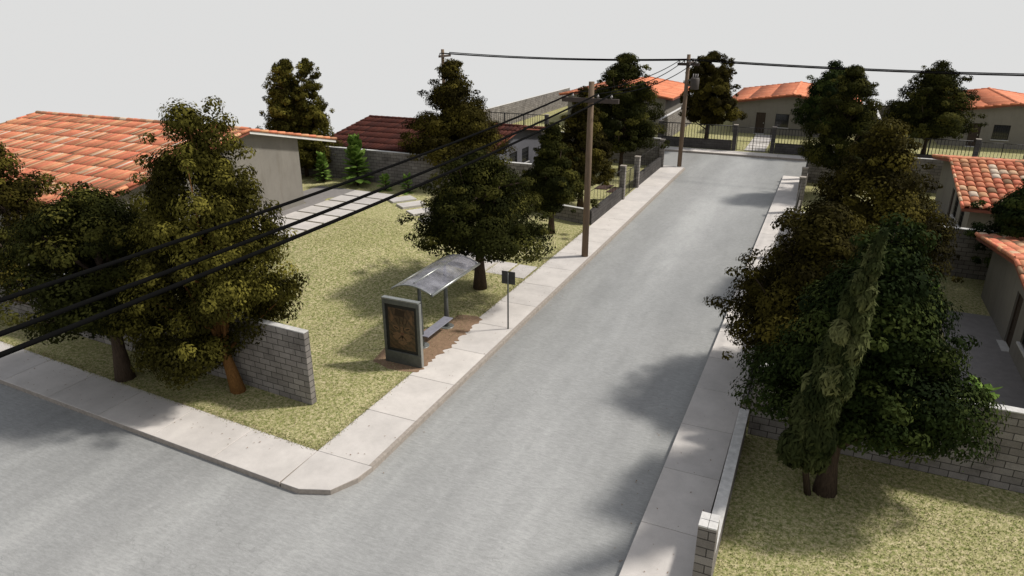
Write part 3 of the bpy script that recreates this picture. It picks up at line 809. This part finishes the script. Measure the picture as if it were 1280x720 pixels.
m = MB(); m.box(x0 + .09, x1 - .09, PY + .05, PY + .12, .46, 2.17, 0)
pos_ = m.build('poster', 'black', a_)
pc = MB(); cx, cz = (x0 + x1) / 2, 1.28
def flat(pts, mi, d): pc.poly([(cx + u, PY + .05 - d, cz + v) for u, v in pts], mi)
def ell(u, v, a, b, n=18, rot=0.):
    return [(u + a * math.cos(t) * math.cos(rot) - b * math.sin(t) * math.sin(rot), v + a * math.cos(t) * math.sin(rot) + b * math.sin(t) * math.cos(rot)) for t in [2 * math.pi * i / n for i in range(n)]]
flat([(-.5, -.72), (.5, -.72), (.5, .76), (-.5, .76)], 0, .002)
flat([(-.26, .5), (.1, .46), (.16, .7), (-.22, .74)], 2, .0026)
flat(ell(0, -.08, .47, .55, 28), 0, .003)                       # head
for sg in (-1, 1):
    flat([(sg * .47, .05), (sg * .2, .42), (sg * .43, .72)], 0, .0035)      # ears
    flat([(sg * .43, .2), (sg * .28, .38), (sg * .41, .62)], 1, .0042)
    flat(ell(sg * .17, -.26, .2, .15, 22), 1, .0045)                       # muzzle
    flat(ell(sg * .22, .06, .13, .075, 18, sg * .35), 1, .0046)            # eye surround
    flat(ell(sg * .22, .05, .09, .028, 18, sg * .35), 2, .0056)            # half closed eye
    flat([(sg * .03, .22), (sg * .07, .2), (sg * .1, .46), (sg * .07, .46)], 2, .0044)   # forehead stripes
    flat([(sg * .14, .2), (sg * .17, .19), (sg * .24, .4), (sg * .21, .41)], 2, .0044)
    flat([(sg * .3, -.1), (sg * .45, -.04), (sg * .45, -.075), (sg * .3, -.125)], 2, .0047)
    flat([(sg * .3, -.22), (sg * .44, -.2), (sg * .44, -.23), (sg * .3, -.245)], 2, .0048)
    flat([(0, -.22), (sg * .025, -.2), (sg * .17, -.36), (sg * .14, -.375)], 2, .0058)   # mouth
    flat([(sg * .05, .1), (sg * .085, .1), (sg * .08, -.1), (sg * .06, -.1)], 2, .005)   # sides of nose bridge
flat(ell(0, -.47, .17, .075, 18), 1, .0049)                     # chin
flat([(-.05, .12), (.05, .12), (.062, -.12), (-.062, -.12)], 1, .0051)
flat([(-.09, -.1), (.09, -.1), (0, -.22)], 3, .0062)            # nose
pc.build('cat_picture', ['fur', 'fur_light', 'fur_dark', 'nose'], pos_)
unparent_fix(a_)

sg_ = thing('bus_stop_sign', (-9.85, 21.83, 0), 'bare grey square sign plate on a thin post at the left kerb', 'sign')
m = MB(); m.tube([(0, 0, -.05), (0, 0, 2.26)], .03, 10); m.build('post', 'steel_dark', sg_)
m = MB(); m.extrude([(-.27, .032, 1.8), (.27, .032, 1.8), (.27, .032, 2.3), (-.27, .032, 2.3)], (0, .012, 0)); m.build('plate', 'plate', sg_, bevel=.003)

# ------------------------------------------------------------------ trees
def prof_round(t):   # widest low, rounded top
    return min(1., (t / .1 + .12) ** .5) * max(0., 1 - t) ** .5 * 1.12
def prof_cone(t): return min(1., (t / .06 + .3) ** .5) * max(0., 1 - t) ** .78 * 1.08
def prof_egg(t): return (math.sin(math.pi * min(1, (t * .96 + .04) ** .72))) ** .7
def prof_col(t): return min(1., (t / .12 + .1) ** .5) * min(1, ((1 - t) / .22) ** .6) * (1.1 - .3 * t)

def leaves_mesh(name, centers, rads, tones, per, size, rs, axis_xy, flatz=.75, droop=0., asp=1.):
    V = []; T = []
    for c, r, tone in zip(centers, rads, tones):
        n = max(20, int(per * (r / np.max(rads) * 1.8) ** 2))
        d = rs.normal(0, 1, (n, 3)); d /= np.linalg.norm(d, axis=1)[:, None]
        rad = r * rs.uniform(.35, 1., n) ** .6
        p = d * rad[:, None]; p[:, 2] *= flatz
        P = p + c
        out = d + (P - np.array([axis_xy[0], axis_xy[1], c[2] - .6])) * .25 + np.array([0, 0, .35]) + rs.normal(0, .3, (n, 3))
        out /= np.linalg.norm(out, axis=1)[:, None]
        a = rs.normal(0, 1, (n, 3)); a[:, 2] -= droop
        a -= out * np.sum(a * out, 1)[:, None]; a /= np.linalg.norm(a, axis=1)[:, None]
        b = np.cross(out, a)
        s = size * rs.uniform(.6, 1.35, n)[:, None]
        q = np.stack([P - a * s * .5, P + b * s * .33 * asp + out * s * .08, P + a * s * .55, P - b * s * .33 * asp + out * s * .08], 1)
        V.append(q); T.append(np.clip(tone + rs.normal(0, .07, n), 0, 1))
    V = np.concatenate(V).reshape(-1, 3); T = np.concatenate(T); n = len(T)
    me = bpy.data.meshes.new(name)
    me.vertices.add(4 * n); me.vertices.foreach_set('co', V.astype(np.float32).ravel())
    me.loops.add(4 * n); me.loops.foreach_set('vertex_index', np.arange(4 * n, dtype=np.int32))
    me.polygons.add(n); me.polygons.foreach_set('loop_start', np.arange(0, 4 * n, 4, dtype=np.int32))
    at = me.attributes.new('tone', 'FLOAT', 'FACE'); at.data.foreach_set('value', T.astype(np.float32))
    me.update(calc_edges=True); me.validate()
    return me

def tree(name, loc, label, group, h, r, h0, prof, leaf, seed, bark='bark', nc=95, per=150, size=.17, trunk_r=.2, lean=None, twin=None, lobes=.22, sag=0., rz=0., cl=.3, off=(0, 0), keep=None, dy=1.):
    rs = np.random.default_rng(seed)
    t_ = thing(name, loc, label, 'tree', group, rz)
    C_, Rr, To = [], [], []
    ph = rs.uniform(0, 6.28, 6)
    axes = twin or [(0., 0., h, 1.)]
    tot = sum(a[3] for a in axes)
    for (ax, ay, hh, sc_) in axes:
        for i in range(int(nc * sc_ / tot)):
            while True:
                t = rs.uniform(0, 1)
                if rs.uniform(0, 1) < prof(t) + .12: break
            a = rs.uniform(0, 2 * math.pi)
            lb = 1 + lobes * (math.sin(2 * a + ph[0] + 5 * t) * .6 + math.sin(3 * a + ph[1] - 8 * t) * .5 + math.sin(5 * a + ph[2] + 13 * t) * .4)
            rc = r * sc_ * cl * rs.uniform(.65, 1.25) * (1 - .35 * t)
            q = max(0., r * sc_ * prof(t) * lb - rc * .75) * rs.uniform(.25, 1.) ** .45
            z = h0 + (hh - h0 - rc * .6) * t + rc * .35
            z -= sag * (q / r) ** 2
            px_, py_ = ax + off[0] + math.cos(a) * q, ay + off[1] + math.sin(a) * q * dy
            if keep and not keep(px_, py_, z): continue
            C_.append((px_, py_, z)); Rr.append(rc); To.append(np.clip(rs.normal(.38, .33), 0, 1))
        for i in range(int(nc * .3 * sc_ / tot)):          # stray twigs that break the outline
            t = rs.uniform(.02, .93); a = rs.uniform(0, 6.283); q = r * sc_ * prof(t) * rs.uniform(.92, 1.16)
            px_, py_, z = ax + off[0] + math.cos(a) * q, ay + off[1] + math.sin(a) * q * dy, h0 + (hh - h0) * t + .1
            if keep and not keep(px_, py_, z): continue
            C_.append((px_, py_, z)); Rr.append(r * .1 * rs.uniform(.7, 1.3)); To.append(np.clip(rs.normal(.5, .3), 0, 1))
        C_.append((ax + off[0], ay + off[1], hh - r * .09)); Rr.append(r * .13); To.append(.5)
    me = leaves_mesh('crown', np.array(C_), np.array(Rr), To, int(per * 1.75), size * .8, rs, (0, 0), flatz=.8 if name.startswith('poplar') or prof is prof_col else .55, droop=sag + .5, asp=.8)
    me.materials.append(M[leaf]); c = bpy.data.objects.new('crown', me); COL.objects.link(c); c.parent = t_
    m = MB()
    path = lean or [(0, 0, -.15), (0, 0, h0 * .6), (.05, .03, h0 + (h - h0) * .3), (0, 0, h0 + (h - h0) * .7)]
    n = len(path); m.tube(path, [trunk_r * (1.25 if i == 0 else 1) * (1 - .82 * i / (n - 1)) for i in range(n)], 9)
    P_ = [Vector(p) for p in path]
    for i in range(26):
        j = int(rs.integers(0, len(C_))); e = Vector(C_[j])
        k = min(n - 2, 1 + int(rs.integers(0, max(1, n - 2)))); f = rs.uniform(.05, .9); s0 = P_[k].lerp(P_[k + 1], f)
        if e.z < s0.z - .2: s0 = P_[1].lerp(P_[2], .2)
        mid = s0.lerp(e, .5) + Vector((rs.normal(0, .08), rs.normal(0, .08), .12))
        rr = trunk_r * .3
        m.tube([s0, mid, e], [rr, rr * .6, rr * .2], 5)
    m.build('trunk', bark, t_)
    return t_

def dup(root, loc, label, scale=(1, 1, 1), rz=0., leaf=None):
    r_ = root.copy(); COL.objects.link(r_); r_.location = loc; r_.scale = scale; r_.rotation_euler = (0, 0, rz); r_['label'] = label
    for ch in list(root.children):
        c = ch.copy(); COL.objects.link(c); c.parent = r_
        if leaf and ch.name.startswith('crown'):
            c.data = ch.data.copy(); c.data.materials.clear(); c.data.materials.append(M[leaf])
    return r_

def conifer(loc, label, h, r, seed, leaf='leaf_pale', lean=(0, 0), off0=(0, 0), size=.2, h0=.3, nc=60, per=70):
    rs = np.random.default_rng(seed); t_ = thing('conifer_stand_in', loc, label, 'tree')
    C_, Rr, To = [], [], []
    for i in range(nc):
        t = ((i + .5) / nc) ** 1.1; rr = r * (1.02 - t) ** .7 * min(1, .35 + t * 6); a = rs.uniform(0, 6.28); q = rr * .75 * rs.uniform(.1, 1)
        C_.append((off0[0] + math.cos(a) * q + (lean[0] - off0[0]) * t, off0[1] + math.sin(a) * q + (lean[1] - off0[1]) * t, h0 + (h - h0) * t - q * .5))
        Rr.append(max(.06, rr * .5)); To.append(np.clip(rs.normal(.42, .3), 0, 1))
    me = leaves_mesh('crown', np.array(C_), np.array(Rr), To, per, size, rs, (0, 0), flatz=1.7, droop=2.2, asp=.42)
    me.materials.append(M[leaf]); c = bpy.data.objects.new('crown', me); COL.objects.link(c); c.parent = t_
    m = MB(); m.tube([(0, 0, -.1), (off0[0], off0[1], h0 + .2), (lean[0] * .5 + off0[0] * .5, lean[1] * .5, h * .5), (lean[0] * .95, lean[1] * .95, h * .95)], [.09, .07, .05, .01], 7); m.build('trunk', 'bark', t_)
    return t_

GT = 'dark broadleaf trees'
tree('broadleaf_tree', (-27.2, 15.2, 0), 'dark tree cut by the left edge of the frame, behind the rounder corner tree', GT, 6.9, 2.6, 1.2, prof_round, 'leaf_brown', 21, per=110)
tree('broadleaf_tree', (-19.7, 13.25, 0), 'round olive tree with short forked trunk nearest the left edge on the corner lawn', GT, 6.3, 3.0, 1.75, prof_egg, 'leaf_olive', 22, nc=150, per=170, size=.15, trunk_r=.27, off=(-.35, .3), keep=lambda x, y, z: z > 2.1 - .25 * y)
tree('poplar_tree', (-15.7, 14.1, 0), 'tall two topped olive gold tree with a slanting orange trunk at the corner', GT, 9., 2.5, .9, prof_round, 'leaf_gold', 23, bark='bark_orange', nc=300, per=190, size=.135, trunk_r=.2,
     lean=[(.1, -.05, -.15), (-.3, .05, 1.0), (-.6, .1, 2.2), (-.3, .1, 5.), (0, 0, 7.4)], twin=[(-.5, 0, 8.8, 1.), (.55, .2, 9., .72)], sag=.95, keep=lambda x, y, z: z > 1.2 + .9 * (x + .5))
tree('broadleaf_tree', (-12.7, 25.2, 0), 'wide dark tree with flat lower crown standing behind the bus shelter', GT, 5.95, 3.0, 1.95, prof_round, 'leaf_olive', 24, nc=160, per=170, size=.15, trunk_r=.27)
tree('broadleaf_tree', (-12.8, 34.1, 0), 'small bushy tree with bare lower trunk left of the near utility pole', GT, 5.9, 2.05, 1.4, prof_cone, 'leaf_olive', 25, nc=120, per=150, size=.16, trunk_r=.2)
T5 = tree('broadleaf_tree', (-13.2, 40.2, 0), 'narrow brownish tree directly behind the near utility pole', GT, 7.2, 2.25, 1.5, prof_cone, 'leaf_brown', 26, nc=120, per=140, size=.18)
T6 = tree('broadleaf_tree', (-13.4, 50., 0), 'tall dark green tree at the end of the left garden, rising above the crossarm', GT, 8.7, 3.0, 1.9, prof_round, 'leaf_olive', 27, nc=150, per=150, size=.19)
tree('broadleaf_tree', (-21.7, 39.6, 0), 'tall olive tree in front of the dark red roof, above the tall block wall', GT, 8.7, 3.3, 2.4, prof_cone, 'leaf_brown', 28, nc=160, per=140, size=.18)
tree('poplar_tree', (-31.8, 37.2, .0), 'tall double crowned tree rising behind the end of the big orange roof', GT, 8.6, 2.15, 1.6, prof_round, 'leaf_gold', 29, nc=420, per=110, size=.17, cl=.27, lobes=.3,
     twin=[(-.9, 0, 8.5, 1.), (.6, .3, 8.55, .75)])
T9 = tree('broadleaf_tree', (-9.9, 66.3, 0), 'dark upright tree beyond the far street, right of the far utility pole', GT, 8.15, 2.35, 2.0, prof_col, 'leaf_brown', 30, nc=220, per=100, size=.22, cl=.26, lobes=.3)
T10 = tree('broadleaf_tree', (7.7, 66.3, 0), 'dark spreading tree beyond the far street, in front of the rightmost far house', GT, 7.7, 3.3, 1.9, prof_round, 'leaf_olive', 31, nc=160, per=110, size=.22)
dup(T10, (0., 66.5, 0), 'very dark tree beyond the far street, left of the mottled pair', (.85, .85, .98), 1.9, leaf='leaf_dark')
dup(T6, (1.2, 50., 0), 'mottled tree by the far end of the right pavement, in front of the darkest one', (.8, .8, .95), 2.4, leaf='leaf_olive')
tree('broadleaf_tree', (2.35, 32.0, 0), 'large brownish tree in the second row on the right, between the two block walls', GT, 7.3, 3.3, 1.2, prof_cone, 'leaf_brown', 32, nc=160, per=160, size=.17)
tree('broadleaf_tree', (.5, 21.7, 0), 'big dark tree overhanging the right pavement, left of the foreground tree', GT, 5.9, 2.9, 1.0, prof_round, 'leaf_brown', 33, nc=170, per=180, size=.15)
tree('broadleaf_tree', (1.31, 16.2, 0), 'large near black tree in the right foreground with a thick short trunk', GT, 7.05, 2.85, 1.4, prof_cone, 'leaf_dark', 34, nc=170, per=200, size=.14, trunk_r=.25, off=(.45, .75), dy=.8, keep=lambda x, y, z: z > 2.0 - .3 * y and x > -1.9)
tree('broadleaf_tree', (8.6, 34.3, 0), 'dark tree at the right edge between the two right house roofs', GT, 5.3, 2.3, .8, prof_egg, 'leaf_dark', 35, per=130, size=.18)
conifer((.95, 15.95, 0), 'slender conifer shape standing for the pale edge-on foliage of the large foreground tree', 7.3, .7, 41, lean=(.3, -1.85), off0=(-.3, -.35), nc=150, per=230, h0=1.25)  # conifer shape stands in for the foreground tree's bright edge-on foliage strip

# broad leaved garden plants
def plant(loc, label, h, n, ll, lw, seed, rise=.8):
    rs = random.Random(seed); p = thing('garden_plant', loc, label, 'plant', 'broad leaved garden plants')
    m = MB(); m.tube([(0, 0, -.05), (.03, .02, h * .45), (0, 0, h * .9)], [.07, .05, .02], 7); m.build('stem', 'bark', p)
    V = []; F = []; T = []
    for i in range(n):
        t = i / n; z = h * (.12 + .78 * t); a = i * 2.399 + rs.uniform(-.3, .3)
        up = rise * (.25 + .75 * t) + rs.uniform(-.15, .15); L = ll * (1.15 - .45 * t) * rs.uniform(.8, 1.15); W = lw * rs.uniform(.8, 1.2)
        d = Vector((math.cos(a) * math.cos(up), math.sin(a) * math.cos(up), math.sin(up))); sd = Vector((-math.sin(a), math.cos(a), 0)); nr = d.cross(sd)
        b = len(V); o = Vector((0, 0, z))
        for k, (s, ww) in enumerate(((0., .12), (.3, .8), (.6, 1.), (.85, .6), (1., .06))):
            c = o + d * (L * s) - Vector((0, 0, L * .35 * s * s)) * (1.2 - t)
            V += [tuple(c + sd * W * ww * .5 - nr * W * .12 * ww), tuple(c), tuple(c - sd * W * ww * .5 - nr * W * .12 * ww)]
        for k in range(4):
            for e in range(2): F.append((b + 3 * k + e, b + 3 * k + e + 1, b + 3 * k + e + 4, b + 3 * k + e + 3)); T.append(min(1, max(0, rs.gauss(.45, .25))))
    me = bpy.data.meshes.new('leaves'); me.from_pydata(V, [], F); at = me.attributes.new('tone', 'FLOAT', 'FACE'); at.data.foreach_set('value', T)
    me.materials.append(M['leaf_bright']); o = bpy.data.objects.new('leaves', me); COL.objects.link(o); o.parent = p
    return p
plant((-26.9, 36.2, .85), 'tall bright green broad leaved plant against the grey garden wall', 3.1, 85, 1.1, .52, 1, 1.15)
plant((-29.6, 36.2, .85), 'green bush under the eave of the big orange roof', 1.9, 60, .7, .3, 2, 1.1)
plant((-24.6, 35.9, .85), 'low leafy plant by the end of the slab path, left one of the pair', .95, 26, .6, .3, 3, 1.1)
plant((-22.9, 35.8, .85), 'low leafy plant by the wall, right one of the pair', 1.05, 26, .65, .32, 4, 1.1)
plant((-25.7, 24.3, .6), 'small bright leafed plant at the near end of the slab path', .9, 24, .5, .25, 5, .8)
plant((4.6, 18.9, 0), 'broad leafed shrub behind the long block wall, right of the foreground tree', 2.6, 50, .7, .32, 6, .6)
plant((4.6, 29.5, 0), 'small green bush on the lawn of the nearest right house', 1.5, 36, .6, .26, 7, .7)
